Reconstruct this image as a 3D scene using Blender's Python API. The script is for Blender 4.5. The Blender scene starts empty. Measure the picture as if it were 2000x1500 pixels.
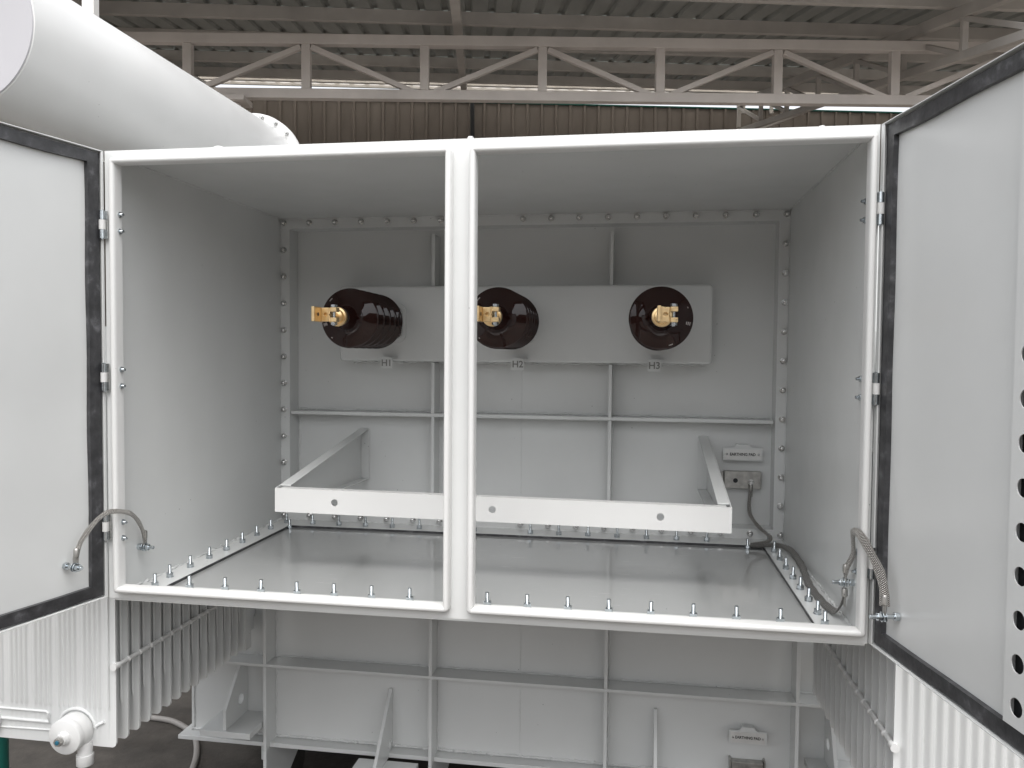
import bpy, bmesh, math, random
from mathutils import Vector, Matrix
random.seed(7)
R = math.radians
scn = bpy.context.scene
COL = scn.collection

# ------------------------------------------------------------------ camera
cam_d = bpy.data.cameras.new('camera'); cam_d.sensor_width = 36.0
cam_d.lens = 1551.55 / 2000 * 36; cam_d.clip_start = 0.02; cam_d.clip_end = 800
cam = bpy.data.objects.new('camera', cam_d); COL.objects.link(cam)
def _cam_matrix(a, b, c, loc):
    Rz = Matrix.Rotation(c, 3, 'Z'); Rx = Matrix.Rotation(a, 3, 'X')
    Ry = Matrix.Rotation(b, 3, 'Y')
    M = Rz @ Rx @ Ry                      # columns: right, forward, up
    r, f, u = M.col[0], M.col[1], M.col[2]
    m = Matrix((r, u, -f)).transposed().to_4x4(); m.translation = loc
    return m
cam.matrix_world = _cam_matrix(-0.0381757, -0.0082455, 0.1549895, Vector((1.37053, -1.89291, 0.65469)))
scn.camera = cam
CAM = Vector((1.37053, -1.89291, 0.65469))

# ------------------------------------------------------------------ light
SUN_DIR = Vector((0.12, -0.52, 1.0)).normalized()      # towards the sun
world = bpy.data.worlds.new('World'); scn.world = world; world.use_nodes = True
wn = world.node_tree.nodes; wl = world.node_tree.links; wn.clear()
sky = wn.new('ShaderNodeTexSky'); sky.sky_type = 'NISHITA'; sky.sun_disc = False
sky.sun_elevation = math.asin(SUN_DIR.z); sky.sun_rotation = math.atan2(SUN_DIR.x, SUN_DIR.y)
sky.air_density = 1.0; sky.dust_density = 4.0; sky.ozone_density = 1.0
hsv = wn.new('ShaderNodeHueSaturation'); hsv.inputs['Saturation'].default_value = 0.16
bg = wn.new('ShaderNodeBackground'); bg.inputs['Strength'].default_value = 0.15
wo = wn.new('ShaderNodeOutputWorld')
wl.new(sky.outputs[0], hsv.inputs['Color']); wl.new(hsv.outputs[0], bg.inputs['Color']); wl.new(bg.outputs[0], wo.inputs[0])
sl = bpy.data.lights.new('sun', 'SUN'); sl.energy = 0.5; sl.angle = R(60); sl.color = (1.0, 0.98, 0.955)
so = bpy.data.objects.new('sun', sl); COL.objects.link(so)
so.rotation_euler = SUN_DIR.to_track_quat('Z', 'Y').to_euler(); so.location = (5, -8, 10)
vs = scn.view_settings
vs.view_transform = 'Standard'; vs.look = 'None'; vs.gamma = 1.0; vs.use_curve_mapping = False
vs.exposure = 1.16

# ------------------------------------------------------------------ materials
def new_mat(name):
    m = bpy.data.materials.new(name); m.use_nodes = True
    nt = m.node_tree; nt.nodes.clear()
    o = nt.nodes.new('ShaderNodeOutputMaterial'); b = nt.nodes.new('ShaderNodeBsdfPrincipled')
    nt.links.new(b.outputs[0], o.inputs[0])
    return m, nt, b
def noise(nt, scale, detail=3, rough=.5, coord='Object'):
    t = nt.nodes.new('ShaderNodeTexCoord'); n = nt.nodes.new('ShaderNodeTexNoise')
    n.inputs['Scale'].default_value = scale; n.inputs['Detail'].default_value = detail
    n.inputs['Roughness'].default_value = rough
    nt.links.new(t.outputs[coord], n.inputs['Vector']); return n
def ramp(nt, src, stops):
    r = nt.nodes.new('ShaderNodeValToRGB'); e = r.color_ramp.elements
    e[0].position, e[0].color = stops[0][0], (*stops[0][1], 1)
    e[1].position, e[1].color = stops[-1][0], (*stops[-1][1], 1)
    for p, c in stops[1:-1]:
        k = e.new(p); k.color = (*c, 1)
    nt.links.new(src, r.inputs[0]); return r
def paint(name, col, rough=.32, var=.04, bump=.12, bscale=900, wav=.0, wscale=4.0, specks=True, coat=0.0, spec=.5):
    m, nt, b = new_mat(name)
    n = noise(nt, 2.3, 4)
    lo = tuple(c * (1 - var) for c in col); hi = tuple(min(1, c * (1 + var)) for c in col)
    base = ramp(nt, n.outputs[0], [(.3, lo), (.7, hi)]).outputs[0]
    if specks:                                       # small chips and dust specks
        v = nt.nodes.new('ShaderNodeTexVoronoi'); v.inputs['Scale'].default_value = 24
        t = nt.nodes.new('ShaderNodeTexCoord'); nt.links.new(t.outputs['Object'], v.inputs['Vector'])
        s = ramp(nt, v.outputs['Distance'], [(.030, (0, 0, 0)), (.05, (1, 1, 1))])
        n2 = noise(nt, 3.7, 1); g = ramp(nt, n2.outputs[0], [(.56, (1, 1, 1)), (.60, (0, 0, 0))])
        mx = nt.nodes.new('ShaderNodeMath'); mx.operation = 'MAXIMUM'
        nt.links.new(s.outputs[0], mx.inputs[0]); nt.links.new(g.outputs[0], mx.inputs[1])
        mm = nt.nodes.new('ShaderNodeMixRGB'); mm.inputs[1].default_value = tuple(c * .35 for c in col) + (1,)
        nt.links.new(mx.outputs[0], mm.inputs[0]); nt.links.new(base, mm.inputs[2]); base = mm.outputs[0]
    nt.links.new(base, b.inputs['Base Color'])
    rr = noise(nt, 9, 3)
    mr = nt.nodes.new('ShaderNodeMapRange'); mr.inputs[3].default_value = rough * .8; mr.inputs[4].default_value = rough * 1.25
    nt.links.new(rr.outputs[0], mr.inputs[0]); nt.links.new(mr.outputs[0], b.inputs['Roughness'])
    b.inputs['Specular IOR Level'].default_value = spec
    if coat: b.inputs['Coat Weight'].default_value = coat; b.inputs['Coat Roughness'].default_value = .12
    bn = noise(nt, bscale, 2); bp = nt.nodes.new('ShaderNodeBump'); bp.inputs['Strength'].default_value = bump
    bp.inputs['Distance'].default_value = .0006
    nt.links.new(bn.outputs[0], bp.inputs['Height']); last = bp
    if wav:
        wn_ = noise(nt, wscale, 2); b2 = nt.nodes.new('ShaderNodeBump'); b2.inputs['Strength'].default_value = 1.0
        b2.inputs['Distance'].default_value = wav
        nt.links.new(wn_.outputs[0], b2.inputs['Height']); nt.links.new(bp.outputs[0], b2.inputs['Normal']); last = b2
    nt.links.new(last.outputs[0], b.inputs['Normal'])
    return m
def metal(name, col, rough=.3, var=.15, scale=60, metallic=1.0, bump=.1):
    m, nt, b = new_mat(name)
    n = noise(nt, scale, 4)
    base = ramp(nt, n.outputs[0], [(.3, tuple(c * (1 - var) for c in col)), (.7, tuple(min(1, c * (1 + var)) for c in col))])
    nt.links.new(base.outputs[0], b.inputs['Base Color']); b.inputs['Metallic'].default_value = metallic
    mr = nt.nodes.new('ShaderNodeMapRange'); mr.inputs[3].default_value = rough * .7; mr.inputs[4].default_value = rough * 1.4
    nt.links.new(n.outputs[0], mr.inputs[0]); nt.links.new(mr.outputs[0], b.inputs['Roughness'])
    bn = noise(nt, 500, 2); bp = nt.nodes.new('ShaderNodeBump'); bp.inputs['Strength'].default_value = bump; bp.inputs['Distance'].default_value = .0005
    nt.links.new(bn.outputs[0], bp.inputs['Height']); nt.links.new(bp.outputs[0], b.inputs['Normal'])
    return m
M = {}
GREY = (.628, .637, .630)
M['paint'] = paint('light_grey_paint', GREY, .23, wav=.0015, wscale=3.0)
M['paint_door'] = paint('door_paint', GREY, .24, wav=.004, wscale=2.6)
M['paint_bright'] = paint('white_grey_paint', (.64, .64, .63), .30)
M['plate'] = paint('floor_plate_paint', (.35, .357, .352), .07, bump=.06, bscale=260, wav=.0005, wscale=3.5, spec=1.0, coat=.6)
M['rubber'] = None
M['zinc'] = metal('zinc_plated_steel', (.56, .60, .625), .22, .12, 120)
M['zinc_dark'] = metal('dull_zinc', (.56, .56, .55), .20, .2, 120)
M['steel'] = metal('bare_steel', (.42, .41, .39), .42, .22, 45)
M['brass'] = metal('brass', (.84, .62, .34), .30, .06, 60)
M['shed_paint'] = paint('shed_steel_paint', (.74, .69, .655), .55, .10, specks=True)
M['shed_dark'] = paint('shed_purlin_paint', (.58, .55, .52), .6, .12, specks=False)
M['disc'] = paint('end_disc_paint', (.46, .455, .475), .6)
M['hose'] = paint('grey_hose_rubber', (.20, .19, .18), .5)
M['post_white'] = paint('white_post_paint', (.75, .74, .71), .5)
M['teal'] = paint('teal_paint', (.01, .12, .095), .4)
M['label_plate'] = metal('label_plate_steel', (.66, .655, .64), .45, .06, 30, metallic=.35)
m, nt, b = new_mat('black_lettering'); b.inputs['Base Color'].default_value = (.015, .015, .015, 1); b.inputs['Roughness'].default_value = .5; M['black'] = m
m, nt, b = new_mat('engraved_letter_paint'); b.inputs['Base Color'].default_value = (.20, .20, .19, 1); b.inputs['Roughness'].default_value = .5; M['engraved'] = m
m, nt, b = new_mat('white_print'); b.inputs['Base Color'].default_value = (.5, .47, .45, 1); b.inputs['Roughness'].default_value = .4; M['print'] = m
m, nt, b = new_mat('blue_plug_paint'); b.inputs['Base Color'].default_value = (.05, .22, .33, 1); b.inputs['Roughness'].default_value = .3; b.inputs['Metallic'].default_value = .6; M['blue'] = m
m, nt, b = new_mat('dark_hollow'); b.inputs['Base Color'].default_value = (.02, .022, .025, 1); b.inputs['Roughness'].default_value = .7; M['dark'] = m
nt = M['plate'].node_tree; bs = [q for q in nt.nodes if q.type == 'BSDF_PRINCIPLED'][0]
t = nt.nodes.new('ShaderNodeTexCoord'); mp = nt.nodes.new('ShaderNodeMapping'); mp.inputs['Scale'].default_value = (2.2, 26, 1); mp.inputs['Rotation'].default_value = (0, 0, R(12))
n = nt.nodes.new('ShaderNodeTexNoise'); n.inputs['Scale'].default_value = 3.2; n.inputs['Detail'].default_value = 5; n.inputs['Distortion'].default_value = 1.4
nt.links.new(t.outputs['Object'], mp.inputs[0]); nt.links.new(mp.outputs[0], n.inputs['Vector'])
n9 = noise(nt, 2.4, 2); r_ = ramp(nt, n.outputs[0], [(.655, (0, 0, 0)), (.69, (1, 1, 1))]); r9 = ramp(nt, n9.outputs[0], [(.50, (0, 0, 0)), (.60, (1, 1, 1))])
ml = nt.nodes.new('ShaderNodeMath'); ml.operation = 'MULTIPLY'; nt.links.new(r_.outputs[0], ml.inputs[0]); nt.links.new(r9.outputs[0], ml.inputs[1])
old = bs.inputs['Base Color'].links[0].from_socket; mm = nt.nodes.new('ShaderNodeMixRGB'); mm.inputs[2].default_value = (.47, .47, .46, 1)
nt.links.new(ml.outputs[0], mm.inputs[0]); nt.links.new(old, mm.inputs[1]); nt.links.new(mm.outputs[0], bs.inputs['Base Color'])
# porcelain
m, nt, b = new_mat('brown_glazed_porcelain'); b.inputs['Base Color'].default_value = (.017, .0048, .0036, 1)
b.inputs['Roughness'].default_value = .045; b.inputs['Specular IOR Level'].default_value = .42
n = noise(nt, 14, 1); bp = nt.nodes.new('ShaderNodeBump'); bp.inputs['Strength'].default_value = .5; bp.inputs['Distance'].default_value = .0012
nt.links.new(n.outputs[0], bp.inputs['Height']); nt.links.new(bp.outputs[0], b.inputs['Normal']); M['porcelain'] = m
# rubber with glue / talc smudges
m, nt, b = new_mat('black_rubber')
n = noise(nt, 22, 5, .65); r_ = ramp(nt, n.outputs[0], [(.40, (.028, .028, .030)), (.56, (.050, .050, .053)), (.74, (.15, .15, .16))])
nt.links.new(r_.outputs[0], b.inputs['Base Color']); b.inputs['Roughness'].default_value = .36
n2 = noise(nt, 60, 3); bp = nt.nodes.new('ShaderNodeBump'); bp.inputs['Strength'].default_value = .5; bp.inputs['Distance'].default_value = .002
nt.links.new(n2.outputs[0], bp.inputs['Height']); nt.links.new(bp.outputs[0], b.inputs['Normal']); M['rubber'] = m
# braid, woven pattern on the strap's own UVs
def braid(name, c_hi, c_lo):
    m, nt, b = new_mat(name)
    uv = nt.nodes.new('ShaderNodeUVMap')
    outs = []
    for ang in (38, -38):
        mp = nt.nodes.new('ShaderNodeMapping'); mp.inputs['Rotation'].default_value = (0, 0, R(ang)); mp.inputs['Scale'].default_value = (1, 1, 1)
        w = nt.nodes.new('ShaderNodeTexWave'); w.inputs['Scale'].default_value = 5.5; w.inputs['Distortion'].default_value = 1.2; w.inputs['Detail'].default_value = 2
        w.inputs['Detail Scale'].default_value = 3
        nt.links.new(uv.outputs[0], mp.inputs[0]); nt.links.new(mp.outputs[0], w.inputs[0]); outs.append(w)
    mx = nt.nodes.new('ShaderNodeMath'); mx.operation = 'MULTIPLY'
    nt.links.new(outs[0].outputs['Fac'], mx.inputs[0]); nt.links.new(outs[1].outputs['Fac'], mx.inputs[1])
    r_ = ramp(nt, mx.outputs[0], [(.05, c_lo), (.45, c_hi)])
    nt.links.new(r_.outputs[0], b.inputs['Base Color']); b.inputs['Metallic'].default_value = .6; b.inputs['Roughness'].default_value = .42
    bp = nt.nodes.new('ShaderNodeBump'); bp.inputs['Strength'].default_value = 1; bp.inputs['Distance'].default_value = .0025
    nt.links.new(mx.outputs[0], bp.inputs['Height']); nt.links.new(bp.outputs[0], b.inputs['Normal'])
    return m
M['braid'] = braid('tinned_copper_braid', (.82, .80, .76), (.12, .11, .10))
M['braid_dark'] = braid('dull_copper_braid', (.42, .41, .39), (.10, .095, .09))
# corrugated sheets
def sheet(name, c0, c1, rough=.5, metallic=.2):
    m, nt, b = new_mat(name)
    t = nt.nodes.new('ShaderNodeTexCoord'); mp = nt.nodes.new('ShaderNodeMapping'); mp.inputs['Scale'].default_value = (1.5, .4, .4)
    n = nt.nodes.new('ShaderNodeTexNoise'); n.inputs['Scale'].default_value = 2.0; n.inputs['Detail'].default_value = 7; n.inputs['Roughness'].default_value = .65
    nt.links.new(t.outputs['Object'], mp.inputs[0]); nt.links.new(mp.outputs[0], n.inputs['Vector'])
    r_ = ramp(nt, n.outputs[0], [(.3, c0), (.7, c1)]); nt.links.new(r_.outputs[0], b.inputs['Base Color'])
    b.inputs['Roughness'].default_value = rough; b.inputs['Metallic'].default_value = metallic
    return m
M['roof'] = sheet('grey_green_roof_sheet', (.35, .365, .35), (.48, .495, .48))
M['wall'] = sheet('brown_wall_sheet', (.17, .145, .125), (.235, .205, .18), .6, 0)
m, nt, b = new_mat('lit_roof_underside'); b.inputs['Base Color'].default_value = (.75, .72, .66, 1); b.inputs['Roughness'].default_value = .5
tr = nt.nodes.new('ShaderNodeBsdfTranslucent'); tr.inputs[0].default_value = (.8, .77, .7, 1); mixs = nt.nodes.new('ShaderNodeMixShader'); mixs.inputs[0].default_value = .6
o_ = [q for q in nt.nodes if q.type == 'OUTPUT_MATERIAL'][0]
nt.links.new(b.outputs[0], mixs.inputs[1]); nt.links.new(tr.outputs[0], mixs.inputs[2]); nt.links.new(mixs.outputs[0], o_.inputs[0]); M['lit_underside'] = m
# ground: dark stained concrete, paler tone added further out to bounce light up
GZ_ = -1.25
m, nt, b = new_mat('stained_concrete_bounce')
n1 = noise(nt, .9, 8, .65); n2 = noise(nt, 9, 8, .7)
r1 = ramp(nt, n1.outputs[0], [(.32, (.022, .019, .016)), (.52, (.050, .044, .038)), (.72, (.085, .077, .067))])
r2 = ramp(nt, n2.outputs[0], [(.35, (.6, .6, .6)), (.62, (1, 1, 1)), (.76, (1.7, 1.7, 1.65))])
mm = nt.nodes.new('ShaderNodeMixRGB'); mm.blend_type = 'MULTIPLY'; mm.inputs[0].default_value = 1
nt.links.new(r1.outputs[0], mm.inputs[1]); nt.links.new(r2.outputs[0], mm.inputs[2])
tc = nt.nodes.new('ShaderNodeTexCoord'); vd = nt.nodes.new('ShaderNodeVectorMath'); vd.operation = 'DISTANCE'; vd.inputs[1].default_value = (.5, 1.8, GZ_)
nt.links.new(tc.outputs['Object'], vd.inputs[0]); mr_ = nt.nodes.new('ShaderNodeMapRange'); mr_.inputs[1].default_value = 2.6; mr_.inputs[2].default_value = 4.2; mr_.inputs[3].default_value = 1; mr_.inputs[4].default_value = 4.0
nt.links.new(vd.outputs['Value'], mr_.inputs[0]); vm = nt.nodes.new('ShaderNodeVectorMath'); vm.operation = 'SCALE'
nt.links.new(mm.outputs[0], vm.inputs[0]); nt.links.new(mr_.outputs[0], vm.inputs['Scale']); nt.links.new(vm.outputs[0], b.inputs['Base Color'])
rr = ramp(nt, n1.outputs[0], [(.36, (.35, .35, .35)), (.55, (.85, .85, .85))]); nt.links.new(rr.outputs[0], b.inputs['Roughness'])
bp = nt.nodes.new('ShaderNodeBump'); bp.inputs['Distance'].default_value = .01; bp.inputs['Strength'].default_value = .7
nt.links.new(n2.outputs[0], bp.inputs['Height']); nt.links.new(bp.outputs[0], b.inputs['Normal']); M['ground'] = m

# ------------------------------------------------------------------ mesh helpers
class MB:
    """collects shapes and links them as ONE mesh object"""
    def __init__(s): s.bm = bmesh.new(); s.uv = None
    def _tf(s, vs, mat):
        if mat is not None:
            for v in vs: v.co = mat @ v.co
    def box(s, x0, x1, y0, y1, z0, z1, mat=None):
        vs = [s.bm.verts.new((x, y, z)) for x in (x0, x1) for y in (y0, y1) for z in (z0, z1)]
        for f in ((0,1,3,2),(4,6,7,5),(0,4,5,1),(2,3,7,6),(0,2,6,4),(1,5,7,3)):
            s.bm.faces.new([vs[i] for i in f])
        s._tf(vs, mat); return s
    def prism(s, pts, axis, a, b, mat=None):
        """pts 2-D outline, extruded along axis from a to b"""
        def P(u, v, w):
            return {'x': (w, u, v), 'y': (u, w, v), 'z': (u, v, w)}[axis]
        A = [s.bm.verts.new(P(u, v, a)) for u, v in pts]; B = [s.bm.verts.new(P(u, v, b)) for u, v in pts]
        n = len(pts)
        s.bm.faces.new(A); s.bm.faces.new(B[::-1])
        for i in range(n): s.bm.faces.new([A[i], B[i], B[(i+1) % n], A[(i+1) % n]])
        s._tf(A + B, mat); return s
    def cyl(s, p0, p1, r0, r1=None, seg=20, caps=True):
        r1 = r0 if r1 is None else r1
        p0, p1 = Vector(p0), Vector(p1); d = (p1 - p0).normalized()
        a = d.orthogonal().normalized(); c = d.cross(a)
        A = []; B = []
        for i in range(seg):
            t = 2 * math.pi * i / seg; o = a * math.cos(t) + c * math.sin(t)
            A.append(s.bm.verts.new(p0 + o * r0)); B.append(s.bm.verts.new(p1 + o * r1))
        for i in range(seg): s.bm.faces.new([A[i], A[(i+1) % seg], B[(i+1) % seg], B[i]])
        if caps: s.bm.faces.new(A[::-1]); s.bm.faces.new(B)
        return s
    def lathe(s, prof, origin, axis, seg=48, cap=True):
        """prof: (distance along axis, radius)"""
        d = Vector(axis).normalized(); a = d.orthogonal().normalized(); c = d.cross(a); o = Vector(origin)
        rings = []
        for h, r in prof:
            if r < 1e-6: rings.append([s.bm.verts.new(o + d * h)]); continue
            rings.append([s.bm.verts.new(o + d * h + (a * math.cos(2*math.pi*i/seg) + c * math.sin(2*math.pi*i/seg)) * r) for i in range(seg)])
        for A, B in zip(rings, rings[1:]):
            for i in range(seg):
                j = (i + 1) % seg
                if len(A) == 1 and len(B) == 1: continue
                if len(A) == 1: s.bm.faces.new([A[0], B[j], B[i]])
                elif len(B) == 1: s.bm.faces.new([A[i], A[j], B[0]])
                else: s.bm.faces.new([A[i], A[j], B[j], B[i]])
        if cap:
            if len(rings[0]) > 1: s.bm.faces.new(rings[0][::-1])
            if len(rings[-1]) > 1: s.bm.faces.new(rings[-1])
        return s
    def tube(s, pts, r, seg=10, jitter=0.0):
        pts = [Vector(p) for p in pts]; prev = None; n = len(pts)
        up = None
        for i, p in enumerate(pts):
            d = (pts[min(i+1, n-1)] - pts[max(i-1, 0)]).normalized()
            if up is None: up = d.orthogonal().normalized()
            up = (up - d * up.dot(d)).normalized(); c = d.cross(up)
            rr = r * (1 + random.uniform(-jitter, jitter)) if jitter else r
            ring = [s.bm.verts.new(p + (up * math.cos(2*math.pi*k/seg) + c * math.sin(2*math.pi*k/seg)) * rr) for k in range(seg)]
            if prev:
                for k in range(seg): s.bm.faces.new([prev[k], prev[(k+1) % seg], ring[(k+1) % seg], ring[k]])
            else: s.bm.faces.new(ring[::-1])
            prev = ring
        s.bm.faces.new(prev); return s
    def weld(s, p0, p1, r=.0035, n=None, jit=.0016):
        """uneven fillet of weld and sealant along a seam"""
        p0, p1 = Vector(p0), Vector(p1); L = (p1 - p0).length
        n = n or max(8, int(L / .009)); pts = []
        for i in range(n + 1):
            p = p0.lerp(p1, i / n)
            pts.append(p + Vector((random.uniform(-jit, jit), random.uniform(-jit, jit), random.uniform(-jit, jit))) * (r / .0035))
        return s.tube(pts, r, 6, .45)
    def loop(s, path, prof):
        """sweep prof [(inward offset, y)] along closed path [(x, z, nx, nz)]"""
        rings = [[s.bm.verts.new((x + nx * o, y, z + nz * o)) for o, y in prof] for x, z, nx, nz in path]
        n = len(rings); k = len(prof)
        for i in range(n):
            A, B = rings[i], rings[(i+1) % n]
            for j in range(k): s.bm.faces.new([A[j], A[(j+1) % k], B[(j+1) % k], B[j]])
        return s
    def build(s, name, mat, parent=None, smooth=None, bevel=0, segs=2):
        bmesh.ops.recalc_face_normals(s.bm, faces=s.bm.faces)
        me = bpy.data.meshes.new(name); s.bm.to_mesh(me); s.bm.free()
        o = bpy.data.objects.new(name, me); COL.objects.link(o)
        for mm_ in (mat if isinstance(mat, (list, tuple)) else [mat]): me.materials.append(mm_)
        if smooth is not None:
            for p in me.polygons: p.use_smooth = True
            try: me.set_sharp_from_angle(angle=R(smooth))
            except Exception: pass
        if bevel:
            bv = o.modifiers.new('bevel', 'BEVEL'); bv.width = bevel; bv.segments = segs; bv.limit_method = 'ANGLE'; bv.angle_limit = R(40)
            for p in me.polygons: p.use_smooth = True
            try: me.set_sharp_from_angle(angle=R(35))
            except Exception: pass
            bv.harden_normals = True
        if parent is not None: attach(o, parent)
        return o
def world_of(o):
    m = o.matrix_basis.copy()
    return m if o.parent is None else world_of(o.parent) @ o.matrix_parent_inverse @ m
def attach(o, parent):
    o.parent = parent; o.matrix_parent_inverse = world_of(parent).inverted()
def tag(o, label=None, cat=None, group=None, kind=None):
    if label: o['label'] = label
    if cat: o['category'] = cat
    if group: o['group'] = group
    if kind: o['kind'] = kind
    return o
def empty(name, loc, label, cat, group=None):
    o = bpy.data.objects.new(name, None); COL.objects.link(o); o.location = loc; o.empty_display_size = .1
    return tag(o, label, cat, group)
def place(src, name, parent, mw, label=None):
    """a copy of src sharing its mesh, at world matrix mw"""
    c = bpy.data.objects.new(name, src) if isinstance(src, bpy.types.Mesh) else src.copy()
    COL.objects.link(c); attach(c, parent); c.matrix_basis = mw
    if label: c['label'] = label
    return c
def arc(cx, cy, r, a0, a1, n):
    return [(cx + r * math.cos(R(a0 + (a1 - a0) * i / n)), cy + r * math.sin(R(a0 + (a1 - a0) * i / n))) for i in range(n + 1)]
def rrect(x0, x1, z0, z1, r, n=5):
    return arc(x1 - r, z1 - r, r, 0, 90, n) + arc(x0 + r, z1 - r, r, 90, 180, n) + arc(x0 + r, z0 + r, r, 180, 270, n) + arc(x1 - r, z0 + r, r, 270, 360, n)
def rrect_path(x0, x1, z0, z1, r, n=5):
    out = []
    for cx, cz, a0 in ((x1 - r, z1 - r, 0), (x0 + r, z1 - r, 90), (x0 + r, z0 + r, 180), (x1 - r, z0 + r, 270)):
        for i in range(n + 1):
            a = R(a0 + 90 * i / n); c, sn = math.cos(a), math.sin(a)
            out.append((cx + r * c, cz + r * sn, -c, -sn))
    return out
def plate_holes(mb, rects, y0, y1, seg=28):
    """rects: (x0, x1, z0, z1, cx, cz, r or None) side by side plates in the xz plane, each with a round hole"""
    for x0, x1, z0, z1, cx, cz, r in rects:
        if r is None: mb.box(x0, x1, y0, y1, z0, z1); continue
        for Y, flip in ((y0, False), (y1, True)):
            inner = []; outer = []
            for i in range(seg):
                a = 2 * math.pi * i / seg + math.pi / 4; c, sn = math.cos(a), math.sin(a)
                inner.append(mb.bm.verts.new((cx + r * c, Y, cz + r * sn)))
                tx = ((x1 - cx) / c if c > 1e-9 else (x0 - cx) / c if c < -1e-9 else 1e9)
                tz = ((z1 - cz) / sn if sn > 1e-9 else (z0 - cz) / sn if sn < -1e-9 else 1e9)
                t = min(tx, tz); outer.append(mb.bm.verts.new((cx + t * c, Y, cz + t * sn)))
            for v, (sx, sz) in ((None, (x1, z1)), (None, (x0, z1)), (None, (x0, z0)), (None, (x1, z0))): pass
            # snap nearest outer vertex to each corner
            for sx, sz in ((x1, z1), (x0, z1), (x0, z0), (x1, z0)):
                k = min(outer, key=lambda w: (w.co.x - sx) ** 2 + (w.co.z - sz) ** 2); k.co.x = sx; k.co.z = sz
            for i in range(seg):
                j = (i + 1) % seg; mb.bm.faces.new([inner[i], inner[j], outer[j], outer[i]])
            if Y == y0: I0, O0 = inner, outer
            else:
                for i in range(seg):
                    j = (i + 1) % seg
                    mb.bm.faces.new([I0[i], I0[j], inner[j], inner[i]]); mb.bm.faces.new([O0[i], O0[j], outer[j], outer[i]])
def text_mesh(name, body, size, mat, parent, mw, depth=.0006, bold=0.0, align='CENTER', width=None):
    c = bpy.data.curves.new(name, 'FONT'); c.body = body; c.size = size; c.extrude = depth; c.offset = bold
    c.align_x = align; c.align_y = 'CENTER'; c.resolution_u = 3
    t = bpy.data.objects.new('tmp', c); COL.objects.link(t)
    dg = bpy.context.evaluated_depsgraph_get(); me = bpy.data.meshes.new_from_object(t.evaluated_get(dg))
    bpy.data.objects.remove(t); me.name = name
    o = bpy.data.objects.new(name, me); COL.objects.link(o); me.materials.clear(); me.materials.append(mat)
    attach(o, parent)
    if width:
        xs_ = [v.co.x for v in me.vertices]; k = width / (max(xs_) - min(xs_)); mw = mw @ Matrix.Diagonal((k, 1, 1, 1))
    o.matrix_basis = mw
    return o
def frame(loc, zdir, xhint=(1, 0, 0)):
    """matrix with local z along zdir"""
    z = Vector(zdir).normalized(); x = Vector(xhint); x = (x - z * x.dot(z)).normalized(); y = z.cross(x)
    m = Matrix((x, y, z)).transposed().to_4x4(); m.translation = Vector(loc); return m
def ribbon(pts, mat, name, parent, wide=.0085, thick=.0028, nrm=(0, -1, 0), nrm1=None, seg=16, step=.004):
    """braided strap: flattened tube along a smooth curve with its own UVs"""
    P = [Vector(p) for p in pts]; Q = []
    for i in range(len(P) - 1):
        a = P[max(i-1, 0)]; b_ = P[i]; c = P[i+1]; d = P[min(i+2, len(P)-1)]
        n = max(2, int((c - b_).length / step))
        for k in range(n):
            t = k / n
            Q.append(.5 * ((2*b_) + (c - a)*t + (2*a - 5*b_ + 4*c - d)*t*t + (3*b_ - a - 3*c + d)*t**3))
    Q.append(P[-1]); bm = bmesh.new(); uvl = bm.loops.layers.uv.new('UVMap'); prev = None; L = 0
    nv = Vector(nrm).normalized(); n0 = nv.copy(); n1 = None if nrm1 is None else Vector(nrm1).normalized()
    for i, p in enumerate(Q):
        d = (Q[min(i+1, len(Q)-1)] - Q[max(i-1, 0)]).normalized()
        want = n0 if n1 is None else n0.lerp(n1, i / (len(Q) - 1))
        nn = want - d * want.dot(d)
        if nn.length > .08: nv = nn.normalized()
        w = d.cross(nv).normalized()
        if i: L += (p - Q[i-1]).length
        wob = 1 + .08 * math.sin(L * 90) + random.uniform(-.03, .03)
        ring = []
        for k in range(seg):
            a = 2*math.pi*k/seg; ca, sa = math.cos(a), math.sin(a)
            ring.append(bm.verts.new(p + w * (math.copysign(abs(ca)**.8, ca) * wide * wob) + nv * (math.copysign(abs(sa)**.8, sa) * thick)))
        if prev:
            for k in range(seg):
                f = bm.faces.new([prev[0][k], prev[0][(k+1) % seg], ring[(k+1) % seg], ring[k]]); f.smooth = True
                vs_ = (k/seg, (k+1)/seg, (k+1)/seg, k/seg); us = (prev[1], prev[1], L, L)
                for lp, u, v in zip(f.loops, us, vs_): lp[uvl].uv = (u * 18, v * (wide * 4 + .006) * 18)
        prev = (ring, L)
    bmesh.ops.recalc_face_normals(bm, faces=bm.faces)
    me = bpy.data.meshes.new(name); bm.to_mesh(me); bm.free(); me.materials.append(mat)
    o = bpy.data.objects.new(name, me); COL.objects.link(o); attach(o, parent)
    return o

# ------------------------------------------------------------------ dimensions
W, H, D, T = 1.90, 1.1713, 1.025, 1.105
GZ = -1.25

# ================================================================== GROUND
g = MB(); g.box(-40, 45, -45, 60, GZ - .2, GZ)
tag(g.build('ground', M['ground']), kind='structure')

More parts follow.
